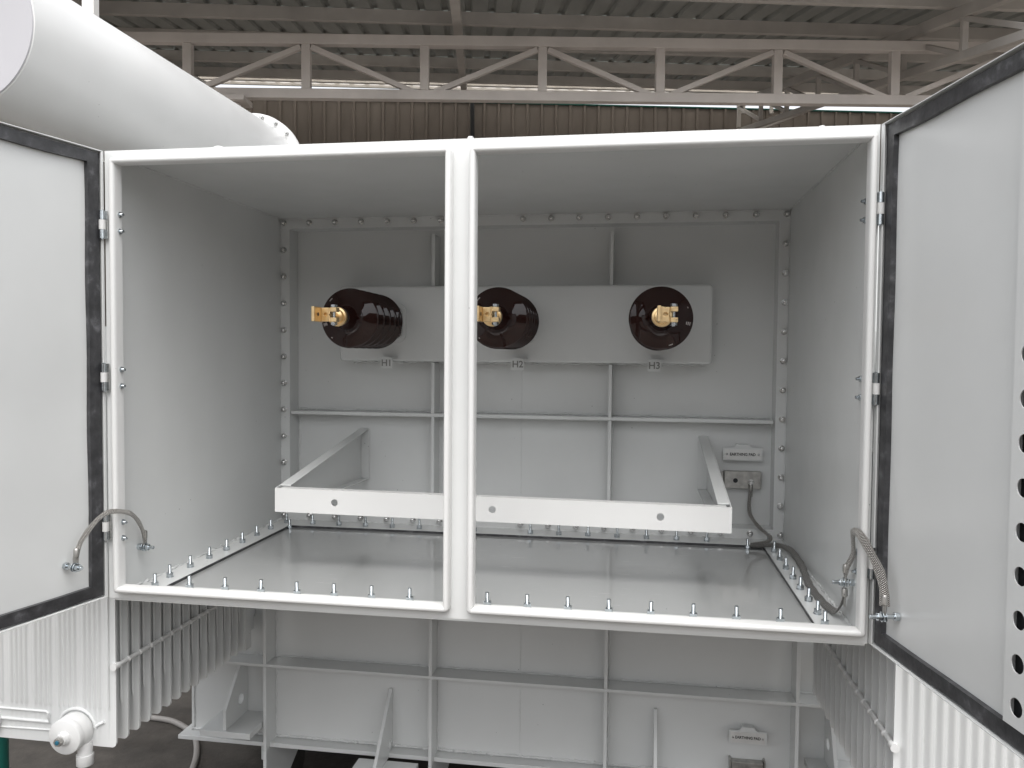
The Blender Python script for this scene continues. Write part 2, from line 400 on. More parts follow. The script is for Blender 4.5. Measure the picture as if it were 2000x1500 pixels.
# ================================================================== SHED
a_ = R(11.9); U = Vector((math.cos(a_), math.sin(a_), 0)); V = Vector((-math.sin(a_), math.cos(a_), 0))
O = Vector((CAM.x, CAM.y, 0))
SH = Matrix((U, V, Vector((0, 0, 1)))).transposed().to_4x4(); SH.translation = O       # shed frame: (u, v, z)
def roof_z(v): return 4.17 + .174 * (v - 8.04)
shed = empty('open_shed', SH @ Vector((0, 10, GZ)), 'open sided industrial shed with corrugated roof and brown sheet wall behind the transformer', 'shed')
def corrugate(u0, u1, along, period, depth, rib, flip=1):
    prof = []; u = u0
    while u < u1:
        prof += [(u, 0), (u + period - rib * 2, 0), (u + period - rib * 1.6, depth), (u + period - rib * .4, depth)]
        u += period
    prof.append((u, 0)); return prof
rb = MB(); V0, V1 = 6.2, 13.15
prof = corrugate(-10, 13, None, .25, .038, .045)
def roof_strip(mb, va, vb):
    for (ua, da), (ub, db) in zip(prof, prof[1:]):
        vs4 = [mb.bm.verts.new(SH @ Vector((uu, vv, roof_z(vv) + .05 + dd))) for uu, vv, dd in ((ua, va, da), (ub, va, db), (ub, vb, db), (ua, vb, da))]
        mb.bm.faces.new(vs4)
for va, vb in ((V0, 8.9), (8.87, 11.3), (11.27, V1)): roof_strip(rb, va, vb)
bmesh.ops.remove_doubles(rb.bm, verts=rb.bm.verts, dist=.0005)
ro = rb.build('roof', M['roof'], shed)
tb = MB(); roof_strip(tb, V1 - .03, 13.85); tb.build('lit_roof_strip', M['lit_underside'], shed)  # pale see-through strip put in for daylight on the roof's underside
# far wall
wb = MB(); wp = corrugate(-10, 13, None, .25, .035, .03)
for (ua, da), (ub, db) in zip(wp, wp[1:]):
    wb.bm.faces.new([wb.bm.verts.new(SH @ Vector((uu, 14.0 - dd, zz))) for uu, dd, zz in ((ua, da, GZ), (ub, db, GZ), (ub, db, 5.012), (ua, da, 5.012))])
wall = wb.build('wall', M['wall'], shed)
fl = MB(); fl.box(-10, 13, 13.95, 14.03, 4.998, 5.018, SH); fl.build('wall_flashing', M['teal'], wall)
cd = MB(); cd.cyl(SH @ Vector((.06, 13.9, 2)), SH @ Vector((.0, 13.9, 5.3)), .035); cd.build('downpipe', M['dark'], shed)
for v in (6.2, 7.5, 8.77, 10.03, 11.35, 12.6, 13.55):
    z = roof_z(v) + (.10 if v > 13 else 0); pb = MB(); pb.box(-10, 13, v - .03, v + .03, z - .09, z + .045, SH); pb.build('purlin', M['shed_dark'], shed, bevel=.004)
pb = MB(); pb.box(-10, 13, 13.86, 13.90, 5.175, 5.27, SH); pb.build('eave_purlin', M['shed_dark'], shed, bevel=.004)
# front truss
t_ = R(9.4); TU = Vector((math.cos(t_), math.sin(t_), 0)); TV = Vector((-math.sin(t_), math.cos(t_), 0))
TR = Matrix((TU, TV, Vector((0, 0, 1)))).transposed().to_4x4(); TR.translation = O
tr_ = MB(); tr_.box(-9, 12, 8.15, 8.25, 3.762, 3.862, TR)
truss = tr_.build('truss', M['shed_paint'], shed, bevel=.006)
bc = MB(); bc.box(-9, 12, 8.15, 8.25, 3.220, 3.318, TR); bc.build('bottom_chord', M['shed_paint'], truss, bevel=.006)
k = 0
for i in range(-4, 8):
    s0 = -.84 + 1.198 * i
    pb = MB(); pb.box(s0 - .045, s0 + .045, 8.16, 8.24, 3.3185, 3.7615, TR); pb.build('web_post', M['shed_paint'], truss, bevel=.005)
    top_is_here = (i % 2 == 1)
    for sgn in (-1, 1):
        if top_is_here:
            x0, z0, x1, z1 = s0 + sgn * .055, 3.735, s0 + sgn * 1.09, 3.30
            c = Vector(((x0 + x1) / 2, 8.18, (z0 + z1) / 2)); L = math.hypot(x1 - x0, z1 - z0); an = math.atan2(z1 - z0, x1 - x0)
            mt = TR @ Matrix.Translation(c) @ Matrix.Rotation(-an, 4, 'Y')
            db = MB(); db.box(-L / 2, L / 2, -.028, .028, -.026, .026, mt); db.build('diagonal_brace', M['shed_paint'], truss, bevel=.004)
# rafters (lattice girders along the slope)
def beam(mb, p0, p1, w, h):
    p0, p1 = Vector(p0), Vector(p1); d = p1 - p0; L = d.length
    q = d.to_track_quat('X', 'Z').to_matrix().to_4x4(); q.translation = (p0 + p1) / 2
    mb.box(-L / 2, L / 2, -w / 2, w / 2, -h / 2, h / 2, q)
def rafter(u, double, du=0):
    rm = MB(); a, b = (u, 6.3), (u + du, 13.7)
    za = .105 + .05
    beam(rm, SH @ Vector((a[0], a[1], roof_z(a[1]) - za)), SH @ Vector((b[0], b[1], roof_z(b[1]) - za)), .09, .11)
    r0 = rm.build('rafter', M['shed_dark'], shed, bevel=.004)
    if double:
        lm_ = MB(); beam(lm_, SH @ Vector((a[0], a[1], roof_z(6.3) - .55)), SH @ Vector((b[0], b[1], roof_z(13.7) - .62)), .08, .08)
        n = 7
        for i in range(n + 1):
            v = 6.3 + 7.4 * i / n; zz = roof_z(v); uu = u + du * i / n
            beam(lm_, SH @ Vector((uu, v, zz - .21)), SH @ Vector((uu, v + .01, zz - .55)), .06, .05)
            if i < n: beam(lm_, SH @ Vector((uu, v, zz - .55)), SH @ Vector((uu, v + 1.05, zz - .03)), .05, .05)
        lm_.build('lower_chord', M['shed_dark'], r0, bevel=.004)
rafter(-.17, False, .05); rafter(-3.95, True, -.35); rafter(4.62, True)
# columns
cb = MB(); cb.cyl(TR @ Vector((-2.79, 8.2, GZ)), TR @ Vector((-2.79, 8.2, 3.165)), .085, seg=28); cb.box(-2.94, -2.63, 8.06, 8.34, 3.17, 3.2185, TR)
cb.build('column', M['shed_paint'], shed, smooth=40)
cb = MB(); cb.cyl(TR @ Vector((9.2, 8.2, GZ)), TR @ Vector((9.2, 8.2, 3.165)), .085, seg=28); cb.box(9.05, 9.35, 8.06, 8.34, 3.17, 3.2185, TR)
cb.build('column', M['shed_paint'], shed, smooth=40)
for (u0, v0, z0), (u1, v1, z1) in (((6.1, 13.5, 5.02), (4.7, 13.88, 4.5)),):
    bb = MB(); beam(bb, SH @ Vector((u0, v0, z0)), SH @ Vector((u1, v1, z1)), .07, .07); bb.build('knee_brace', M['shed_dark'], shed)
for u in (4.75, 5.25, 5.8):
    bb = MB(); beam(bb, SH @ Vector((u, 13.86, 4.9)), SH @ Vector((u, 13.86, 5.12)), .06, .06); bb.build('eave_stub', M['shed_dark'], shed)

# unseen hall added behind the camera (it shades the low sky and shows in the glaze)
fb = empty('sky_shading_hall', (1, -13, GZ), 'unseen brown hall with pitched roof added to shade the low sky, mirrored in the glaze', 'building')
q = MB(); q.prism([(-19, GZ), (-3.5, GZ), (-3.5, 2.2), (-11.5, 3.4), (-19, 2.2)], 'y', -24, -17)
q.build('hall_wall', M['wall'], fb)
q = MB(); q.prism([(-3.4, GZ), (17, GZ), (17, 3.4), (7, 5.0), (-3.4, 3.4)], 'y', -27, -20); q.build('hall_wall', M['wall'], fb)
for x in (-16, -13, -10, -7, 1, 5, 9, 13):
    y = -16.99 if x < -4 else -19.99
    q = MB(); q.box(x, x + 1.4, y, y + .05, .6, 2.0); q.build('window', M['dark'], fb)

# white post left of the shed mouth and teal post by the radiator
wpst = MB(); wpst.box(-2.815, -2.735, 5.36, 5.44, GZ, 4.6, TR)
tag(wpst.build('white_post', M['post_white'], bevel=.008), 'white painted square steel post rising behind the conservator cylinder', 'post')
gp = MB(); gp.cyl((-.81, .5, GZ), (-.81, .5, -.62), .045, seg=24)
tag(gp.build('teal_post', M['teal'], smooth=40), 'dark teal round post standing on the ground under the left radiator', 'post')
hs = MB(); hp = [(-1.75, 1.9), (-1.45, 1.83), (-1.179, 1.79), (-1.069, 1.80), (-.934, 1.779), (-.778, 1.684), (-.68, 1.56), (-.60, 1.40), (-.52, 1.15), (-.50, .9), (-.6, .5)]
def crom(P, n=8):
    P = [Vector(p) for p in P]; Q = []
    for i in range(len(P) - 1):
        a, b_, c, d = P[max(i-1, 0)], P[i], P[i+1], P[min(i+2, len(P)-1)]
        for k in range(n):
            t = k / n; Q.append(.5 * ((2*b_) + (c - a)*t + (2*a - 5*b_ + 4*c - d)*t*t + (3*b_ - a - 3*c + d)*t**3))
    return Q + [P[-1]]
hs.tube(crom([(x, y, GZ + .014) for x, y in hp]), .014, 12)
tag(hs.build('hose', M['hose'], smooth=60), 'grey hose curving over the dark floor beside the transformer tank', 'hose')

# ================================================================== TRANSFORMER
root = empty('power_transformer', (.95, 1.6, GZ), 'light grey power transformer with open cable box and three brown bushings', 'transformer')

# tank ------------------------------------------------------------
tk = MB(); TX0, TX1, TZ0, TZ1 = -.43, 2.33, -.912, 1.155
tk.box(TX0, TX1, T, T + 1.15, TZ0, TZ1)
tk.weld((TX0 + .002, T - .001, TZ0 + .006), (TX1, T - .001, TZ0 + .006), .005)
tk.weld((.944, T - .0005, -.90), (.944, T - .0005, -.30), .0018); tk.weld((.941, T - .0005, .04), (.941, T - .0005, .60), .0013)
tank = tk.build('tank', M['paint'], root, smooth=35)
bf = MB(); bf.box(TX0 - .03, TX1 + .03, T - .055, T + 1.2, TZ0 - .018, TZ0 - .001); bf.build('base_flange', M['paint'], tank, bevel=.002)
def rib(name, *b, bev=.0015):
    q = MB(); q.box(*b); return q.build(name, M['paint'], tank, bevel=bev)
yf = D - .002
# stiffeners seen through the cable box
for x in (.612, 1.2775):
    rib('stiffener', x - .0062, x + .0062, yf, T - .0005, .907, 1.10)
    rib('stiffener', x - .0062, x + .0062, yf, T - .0005, .426, .618)
    rib('stiffener', x - .0062, x + .0062, yf, T - .0005, .045, .4125)
rib('stiffener', .045, 1.852, yf + .0, T - .0007, .413, .4255)
# stiffeners below the cable box
for x in (-.065, .609, 1.2755, 1.955):
    rib('stiffener', x - .0065, x + .0065, T - .090, T - .0005, -.5795, -.02)
    rib('stiffener', x - .0065, x + .0065, T - .090, T - .0005, -.9292, -.5925)
    q = MB(); q.prism([(T - .090, -.9305), (T + .30, -.9305), (T + .30, -1.02), (T - .090, -1.24)], 'x', x - .0065, x + .0065); q.build('stiffener', M['paint'], tank)
    q = MB(); q.prism([(T - .0905, -.9295), (T - .0755, -.9295), (T - .0755, -.9300), (T - .0905, -.9300)], 'x', x - .0065, x + .0065); q.build('stiffener', M['paint'], tank)
rib('stiffener', TX0 + .02, TX1 - .1, T - .090, T - .0007, -.592, -.580)
wd = MB()
for x0, x1 in ((-.42, -.072), (-.058, .602), (.616, 1.269), (1.283, 1.948), (1.962, 2.2)):
    wd.weld((x0, T - .002, -.577), (x1, T - .002, -.577), .0032); wd.weld((x0 + .002, T - .002, -.90), (x0 + .002, T - .002, -.60), .003)
    wd.weld((x0 + .002, T - .002, -.57), (x0 + .002, T - .002, -.1), .003)
for x0, x1 in ((.046, .606), (.618, 1.272), (1.284, 1.852)):
    wd.weld((x0, T - .002, .429), (x1, T - .002, .429), .0035); wd.weld((x0 + .001, T - .001, .05), (x0 + .001, T - .001, .405), .003)
    wd.weld((x0, T - .002, .409), (x1, T - .002, .409), .0025)
wd.build('weld_bead', M['paint'], tank, smooth=60)
# jacking pad with holed gusset on the left, its twin on the right
def holed_gusset(xc, outline, hole, r, name, th=.012):
    """outline (y,z) polygon extruded in x with a round hole: fan of quads round the hole"""
    q = MB(); cy_, cz_ = hole; n = 36
    def hit_poly(a):
        d = Vector((math.cos(a), math.sin(a))); best = None
        for i in range(len(outline)):
            p, r_ = Vector(outline[i]), Vector(outline[(i+1) % len(outline)]); e = r_ - p
            den = d.x * e.y - d.y * e.x
            if abs(den) < 1e-9: continue
            w = p - Vector(hole); t = (w.x * e.y - w.y * e.x) / den; s_ = (w.x * d.y - w.y * d.x) / den
            if t > 0 and -1e-6 <= s_ <= 1 + 1e-6 and (best is None or t < best): best = t
        return best
    angs = sorted(set([2*math.pi*i/n for i in range(n)] + [math.atan2(z - cz_, y - cy_) % (2*math.pi) for y, z in outline]))
    sides = []
    for X in (xc - th/2, xc + th/2):
        inn = []; out = []
        for a in angs:
            t = hit_poly(a); inn.append(q.bm.verts.new((X, cy_ + r*math.cos(a), cz_ + r*math.sin(a)))); out.append(q.bm.verts.new((X, cy_ + t*math.cos(a), cz_ + t*math.sin(a))))
        for i in range(len(angs)):
            j = (i+1) % len(angs); q.bm.faces.new([inn[i], inn[j], out[j], out[i]])
        sides.append((inn, out))
    for i in range(len(angs)):
        j = (i+1) % len(angs)
        q.bm.faces.new([sides[0][0][i], sides[0][0][j], sides[1][0][j], sides[1][0][i]]); q.bm.faces.new([sides[0][1][i], sides[0][1][j], sides[1][1][j], sides[1][1][i]])
    return q.build(name, M['paint'], tank)
# left pad: plate z about -.79, front at y .93
pb = MB(); pb.box(-.285, -.077, .915, T - .001, -.838, -.814); pad_l = pb.build('jacking_pad', M['paint'], tank, bevel=.002)
holed_gusset(-.186, [(.925, -.8135), (T - .001, -.8135), (T - .001, -.5925), (T - .055, -.5925), (.925, -.738)], (1.045, -.740), .022, 'gusset_plate')
pb = MB(); pb.box(2.0, 2.235, .905, T - .001, -.842, -.818); pb.build('jacking_pad', M['paint'], tank, bevel=.002)
holed_gusset(2.075, [(.93, -.8175), (T - .001, -.8175), (T - .001, -.5925), (T - .06, -.5925), (.99, -.70)], (1.05, -.735), .022, 'gusset_plate')
holed_gusset(.428, [(.88, -.9295), (T - .001, -.9295), (T - .001, -.675), (T - .014, -.675), (.88, -.91)], (1.065, -.885), .016, 'gusset_plate')
holed_gusset(1.4595, [(.95, -.9295), (T - .001, -.9295), (T - .001, -.675), (T - .014, -.675), (.95, -.91)], (1.06, -.885), .016, 'gusset_plate')
for x in (.43, 1.46):
    pb = MB(); pb.box(x - .11, x + .13, .87, T - .076, -.948, -.930); pb.build('jacking_pad', M['paint'], tank, bevel=.002)
# skid rails and wheels underneath
for x in (-.2, 1.9):
    q = MB(); q.box(x, x + .12, T + .15, T + 1.1, -1.10, -.931); q.build('skid_rail', M['paint'], tank, bevel=.003)
    for y in (T + .3, T + .95):
        q = MB(); q.cyl((x + .02, y, GZ + .081), (x + .10, y, GZ + .081), .08, seg=28); q.build('wheel', M['zinc_dark'], tank, smooth=40)

# turret ----------------------------------------------------------
TY = 1.0
tu = MB(); tu.prism(rrect(.252, 1.636, .622, .906, .014, 4), 'y', TY, T - .0008)
turret = tu.build('bushing_turret', M['paint'], root, bevel=.010, segs=5); turret.modifiers[0].use_clamp_overlap = False
tw = MB(); tw.weld((.27, T - .004, .619), (1.62, T - .004, .619), .005); tw.build('weld_bead', M['paint'], turret, smooth=60)

# cable box shell -------------------------------------------------
sh = MB(); th = .004
sh.box(0, th, .004, D + .012, 0, H - th)                      # left wall
sh.box(W - th, W, .004, D + .012, 0, H - th)                  # right wall
sh.box(0, W, .004, D + .012, H - th, H)                       # roof
# floor ring over the gland plate opening
sh.box(th, .083, .004, D - .0005, -.006, 0); sh.box(1.812, W - th, .004, D - .0005, -.006, 0)
sh.box(.083, 1.812, .004, .126, -.006, 0); sh.box(.083, 1.812, .925, D - .0005, -.006, 0)
# front face plate round the two openings and the middle post
for b_ in ((0, .036, 0, H), (W - .0165, W, 0, H), (.919, .9795, .0295, H - .030), (.036, W - .0165, 0, .0295), (.036, W - .0165, H - .030, H)):
    sh.box(b_[0], b_[1], 0, .0038, b_[2], b_[3])
# stiffening hat behind the middle post
sh.box(.923, .9755, .004, .030, .004, H - .005)
# back ring flange and collar
sh.box(th, .040, D, D + .012, 0, H - th); sh.box(1.860, W - th, D, D + .012, 0, H - th)
sh.box(.040, 1.860, D, D + .012, 1.129, H - th); sh.box(.040, 1.860, D, D + .012, 0, .035)
sh.box(.034, .040, D + .0125, T - .001, .029, 1.135); sh.box(1.860, 1.866, D + .0125, T - .001, .029, 1.135)
sh.box(.040, 1.860, D + .0125, T - .001, 1.129, 1.135); sh.box(.040, 1.860, D + .0125, T - .001, .029, .035)
box_ = sh.build('cable_box', M['paint'], root)
wd = MB()
e = .0055
wd.weld((e, .02, H - e), (e, D, H - e), .0028); wd.weld((W - e, .02, H - e), (W - e, D, H - e), .0022)
wd.weld((e, .02, .001), (e, D, .001), .0036, jit=.0026); wd.weld((W - e, .02, .001), (W - e, D, .001), .0036, jit=.0026)
wd.weld((th, D - .001, H - e), (W - th, D - .001, H - e), .0026); wd.weld((e, D - .001, .0), (e, D - .001, H - e), .0022); wd.weld((W - e, D - .001, .0), (W - e, D - .001, H - e), .0022)
wd.weld((th, D - .001, .001), (W - th, D - .001, .001), .0030)
wd.build('weld_bead', M['paint'], box_, smooth=60)
# raised rain lips
prof = [(0, .004), (.0, -.020), (.0015, -.0265), (.005, -.030), (.011, -.030), (.0145, -.0265), (.016, -.020), (.016, .0045), (.013, .0045), (.013, .004)]
for x0, x1 in ((.0285, .9275), (.9710, 1.8905)):
    lp = MB(); lp.loop(rrect_path(x0, x1, .0215, 1.1485, .012, 5), prof); lp.build('opening_lip', M['paint_bright'], box_, smooth=50)
# lifting lugs on the roof
def lug(x, y, ang, r=.022):
    q = MB(); o = arc(0, 0, r, 0, 180, 14); q.prism([(u, v + .004) for u, v in o] + [(-r, -.0), (r, -.0)], 'y', -.004, .004, Matrix.Translation((x, y + .03, H + .0005)) @ Matrix.Diagonal((1, 1, .72, 1)) @ Matrix.Rotation(R(ang), 4, 'Z'))
    q.build('lifting_lug', M['paint_bright'], box_, smooth=40)
lug(.285, .03, 0); lug(.962, .01, 84, .017); lug(1.79, .03, 62, .02)

# bolts -----------------------------------------------------------
def hexpts(r, z0, z1, mb, rot=0):
    P = [(r * math.cos(R(60*i + rot)), r * math.sin(R(60*i + rot))) for i in range(6)]
    mb.prism(P, 'z', z0, z1)
def stud_mesh(name, washer, nut, nh, thr, hl, rot=0):
    q = MB(); q.cyl((0, 0, 0), (0, 0, .0022), washer, seg=20); q.cyl((0, 0, .0024), (0, 0, .0042), washer * .86, seg=18)
    hexpts(nut, .0044, .0044 + nh, q, rot)
    z = .0044 + nh; n = 9; pr = [(z, thr)]
    for i in range(n):
        h = z + (hl - z) * i / n; pr += [(h, thr), (h + (hl - z) / n * .5, thr * .86)]
    pr += [(hl - .0005, thr), (hl, thr * .7)]
    q.lathe(pr, (0, 0, 0), (0, 0, 1), 14)
    o = q.build(name, M['zinc'], None, smooth=30); me = o.data; bpy.data.objects.remove(o); return me
floor_me = [stud_mesh('floor_stud', .0104, .0102, .0082, .0052, .036, r0) for r0 in (0, 17, 41)]
wall_me = [stud_mesh('wall_bolt', .0112, .0098, .008, .0054, .021, r0) for r0 in (5, 22, 48)]
for me in wall_me: me.materials[0] = M['zinc_dark']
def hidden_by_post(x): return .872 < x < .915
for kx in range(19):                                           # top and bottom rows of the back flange
    x = .018 + 1.866 / 18 * kx
    for z in (1.1515, .0185):
        if z > 1 and kx == 8 or (z < 1 and 3 < kx < 15 and kx % 1): continue
        if kx == 8: continue
        place(random.choice(wall_me), 'flange_bolt', box_, frame((x, D - .0005, z), (random.uniform(-.03, .03), -1, random.uniform(-.03, .03))))
for kz in range(1, 11):
    for x in (.0175, 1.8825):
        z = .0185 + 1.133 / 11 * kz
        place(random.choice(wall_me), 'flange_bolt', box_, frame((x, D - .0005, z), (random.uniform(-.03, .03), -1, random.uniform(-.03, .03))))
# gland plate with its studs
gp = MB(); gp.box(.060, 1.835, .095, .945, -.0155, -.0085)
gland = gp.build('gland_plate', M['plate'], root, bevel=.0008)
gl = MB(); gl.box(.0825, 1.8125, .1255, .1275, -.0083, -.0005); gl.box(.0825, 1.8125, .9235, .9255, -.0083, -.0005)
gl.box(.0825, .0845, .1145, .9235, -.0083, -.0005); gl.box(1.8105, 1.8125, .1145, .9235, -.0083, -.0005); gl.build('plate_seal', M['rubber'], gland)
spots = []
for i in range(18):
    x = .058 + .1044 * i
    if i != 8: spots.append((x, .1115)); spots.append((x if i not in (16, 17) else (1.757 if i == 16 else 1.834), .957 if i != 16 else .905))
for j in range(7): spots.append((.045, .205 + .107 * j)); spots.append((1.834, .198 + .1075 * j))
spots.append((.095, .90))
for x, y in spots:
    place(random.choice(floor_me), 'stud', gland, frame((x, y, 0.0003 if (x, y) not in ((.095, .90), (1.757, .905)) else -.0083), (random.uniform(-.035, .035), random.uniform(-.035, .035), 1), (1, .2, 0)))
# hinge screws on the inner side of the lips
for z0, y, x, sg in ((1.005, .030, th, 1), (.962, .030, th, 1), (.605, .033, th, 1), (.562, .033, th, 1), (.205, .033, th, 1), (.163, .033, th, 1),
                     (1.017, .082, W - th, -1), (.974, .086, W - th, -1), (.602, .088, W - th, -1), (.558, .090, W - th, -1), (.190, .085, W - th, -1), (.144, .082, W - th, -1)):
    xx = x if sg < 0 else .040
    if sg > 0:
        place(floor_me[0], 'hinge_nut', box_, frame((.0445, -.006, z0), (1, -.25, 0)) @ Matrix.Diagonal((.72, .72, .38, 1)))
    else:
        place(floor_me[0], 'hinge_nut', box_, frame((xx, y, z0), (-1, -.1, 0)) @ Matrix.Diagonal((.75, .75, .34, 1)))

# bushings --------------------------------------------------------
def bushing(x, z, lab, roll):
    prof = []; y0 = TY - .004
    # distance measured from the turret face towards the camera
    prof += [(0.0, .045), (.02, .045), (.045, .040), (.058, .040)]
    fr = TY - .60
    n = 5; pitch = .0665
    for i in range(n):
        e_ = fr - (n - 1 - i) * pitch
        prof += [(e_ - .018, .042), (e_ - .012, .060), (e_ - .0045, .0945), (e_ - .002, .0975), (e_ + .0005, .098), (e_ + .0025, .0965), (e_ + .0045, .092), (e_ + .012, .070), (e_ + .018, .052), (e_ + .024, .043)]
        if i == n - 1: prof += [(e_ + .033, .037), (e_ + .050, .0335), (e_ + .098, .0315), (e_ + .102, .0305), (e_ + .103, .028)]
    b_ = MB(); b_.lathe(prof, (x, TY, z), (0, -1, 0), 72)
    bo = b_.build('bushing', M['porcelain'], root, smooth=40); bo['label'] = lab
    base = MB(); base.prism(rrect(x - .073, x + .073, z - .073, z + .073, .03, 6), 'y', TY - .012, TY - .0008)
    base.build('mounting_flange', M['paint'], bo, bevel=.003)
    ri = MB(); ri.prism(rrect(x - .062, x + .062, z - .062, z + .062, .028, 6), 'y', TY - .024, TY - .0125); ri.build('clamp_ring', M['zinc_dark'], bo, bevel=.003)
    # brass end cap and terminal clamp
    yc = TY - fr - .1035                                         # front end of the porcelain
    cp = MB(); cp.lathe([(0, .0305), (.009, .0305), (.011, .029), (.012, .023), (.022, .021), (.024, .0115), (.094, .0112), (.095, .010)], (x, yc, z), (0, -1, 0), 40)
    cp.build('end_cap', M['brass'], bo, smooth=35)
    tm = MB(); yfz = yc - .1215; yb = yfz + .014                # clamp plate, faces the camera
    X0, X1, Z0, Z1 = x - .0072, x + .041, z - .020, z + .022; zm = (Z0 + Z1) / 2
    # plate with round hole and a saw slot, then two prongs round the clamp bolt
    plate_holes(tm, [(X0, X0 + .0245, Z0, Z1, X0 + .0135, zm, .0058)], yfz, yb, 24)
    tm.box(X0 + .0247, X0 + .0275, yfz, yb, zm + .0016, Z1); tm.box(X0 + .0247, X0 + .0275, yfz, yb, Z0, zm - .0016)
    tm.box(X0 + .0277, X1, yfz - .001, yb + .012, zm + .0085, Z1 + .0005); tm.box(X0 + .0277, X1, yfz - .001, yb + .012, Z0 - .0005, zm - .0085)
    tm.box(X0 - .0100, X0 - .0002, yfz - .050, yb + .003, Z0 - .001, Z1 + .001)      # pad standing out towards the front
    tm.box(X0 + .001, X0 + .027, yb + .0002, yb + .026, Z0 + .004, Z1 - .004)
    tm.build('terminal_clamp', M['brass'], bo, bevel=.0018, segs=3)
    bx = x + .029; by = yfz + .011; hb = MB(); hb.cyl((bx, by, Z0 - .012), (bx, by, Z1 + .002), .0048, seg=16)
    mt = Matrix.Translation((bx, by, Z1 + .0008))
    P = [(.0105 * math.cos(R(60*i)), .0105 * math.sin(R(60*i))) for i in range(6)]; hb.prism(P, 'z', .0003, .0085, mt)
    hb.prism(P, 'z', -.0085, 0, Matrix.Translation((bx, by, Z0 - .0009)))
    hb.build('clamp_bolt', M['zinc'], bo, bevel=.0008)
    pn = MB(); pd = MB()
    pb2 = MB(); hy = yfz - .022; pb2.cyl((X0 - .0002, hy, (Z0+Z1)/2), (X0 + .0006, hy, (Z0+Z1)/2), .0055, seg=20); pb2.build('pad_hole', M['dark'], bo)
    pn.bm.free(); pd.bm.free()
    # small fired print marks on the front shed
    mk = MB()
    def mark(a, r, cnt, rowsn=1, slant=.004):
        for rr_ in range(rowsn):
            for i in range(cnt):
                aa = R(a) + (i - cnt / 2) * .030; rad = r - rr_ * .0052
                h = .0062 if rad > .083 else .0085
                f_ = (.098 - rad) / .022 * .0085
                ctr = Vector((x + rad * math.cos(aa), 0, z + rad * math.sin(aa))); td = Vector((-math.sin(aa), 0, math.cos(aa))); rd = Vector((math.cos(aa), 0, math.sin(aa)))
                yy = TY - fr - .0050 - max(0, (.092 - rad)) * .36
                vs_ = [ctr + td * u + rd * v for u, v in ((-.0009, -.0014), (.0009, -.0014), (.0009, .0014), (-.0009, .0014))]
                mk.bm.faces.new([mk.bm.verts.new((q.x, yy - .0008 - (0), q.z)) for q in vs_])
    mark(137 + roll, .087, 5); mark(228 + roll, .087, 2); mark(195 + roll, .089, 4, 3)
    mk.build('print_mark', M['print'], bo)
    return bo
bushing(.443, .766, 'brown glazed bushing at the left, over the H1 tag', 0)
bushing(.935, .767, 'brown glazed bushing partly behind the middle post', 0)
bushing(1.443, .767, 'brown glazed bushing at the right, over the H3 tag', 155)

# H tags ----------------------------------------------------------
for x, s_ in ((.449, 'H1'), (.944, 'H2'), (1.434, 'H3')):
    q = MB(); q.prism(rrect(x - .023, x + .023, .595, .637, .004, 3), 'y', .967, .970)
    q.box(x - .012, x + .034, .9705, TY + .02, .6375, .6395 - .0004); q.box(x - .012, x + .012, .9645, .9712, .6372, .6396)
    tg = q.build('terminal_tag', M['paint'], root, bevel=.0008); tg['label'] = 'small grey tag reading ' + s_
    text_mesh('lettering', s_, .034, M['engraved'], tg, frame((x, .9665, .6155), (0, -1, 0)), .0004, .0006)

# cable support bracket -------------------------------------------
BX0, BX1, BY, BZ = .299, 1.637, .35, .204
br = MB(); bh = .036; hr_ = .0105
tilt = Matrix.Translation((.968, 0, BZ)) @ Matrix.Rotation(R(.38), 4, 'Y') @ Matrix.Translation((-.968, 0, -BZ))
segs_ = []; xs = [BX0, .60, .84, 1.09, 1.32, 1.56, BX1]
hs_ = {0: .487, 1: None}
plate_holes(br, [(BX0, .55, BZ - bh, BZ + bh, .487, BZ - .001, hr_)], BY, BY + .0035)
plate_holes(br, [(.55, .88, BZ - bh, BZ + bh, None, None, None), (.88, 1.04, BZ - bh, BZ + bh, .965, BZ, hr_), (1.04, 1.36, BZ - bh, BZ + bh, None, None, None), (1.36, 1.52, BZ - bh, BZ + bh, 1.443, BZ + .001, hr_), (1.52, BX1, BZ - bh, BZ + bh, None, None, None)], BY, BY + .0035)
br.box(BX0 + .014, BX1 - .014, BY + .0036, BY + .032, BZ + bh - .0035, BZ + bh - .0002); br.box(BX0 + .014, BX1 - .014, BY + .0036, BY + .032, BZ - bh + .0002, BZ - bh + .0035)
for v in br.bm.verts: v.co = tilt @ v.co
bmesh.ops.remove_doubles(br.bm, verts=br.bm.verts, dist=.00005)
bracket = br.build('support_bar', M['paint_bright'], root)
def arm(xw, sg, zoff):
    q = MB(); y0, y1 = BY + .0036, T - .001; t3 = .0035
    zt0, zb0 = BZ + bh + zoff, BZ - bh + zoff; zt1, zb1 = .358, .156
    x0, x1 = (xw, xw + t3) if sg > 0 else (xw - t3, xw)
    q.prism([(y0, zb0), (y1, zb1), (y1, zt1), (y0, zt0)], 'x', x0, x1)
    xf0, xf1 = (xw + t3, xw + .036) if sg > 0 else (xw - .036, xw - t3)
    q.prism([(y0 + .03, zt0 + (zt1 - zt0) * .04 - t3), (y1, zt1 - t3), (y1, zt1), (y0 + .03, zt0 + (zt1 - zt0) * .04)], 'x', xf0, xf1)
    q.prism([(y0 + .03, zb0), (y1, zb1), (y1, zb1 + t3), (y0 + .03, zb0 + t3)], 'x', xf0, xf1)
    q.box(xf0, xf1, y1 - .004, y1 - .0005, zb1 + t3, zt1 - t3)
    return q.build('support_arm', M['paint'], bracket, bevel=.001)
arm(BX0, 1, .0045); arm(BX1, -1, -.0045)

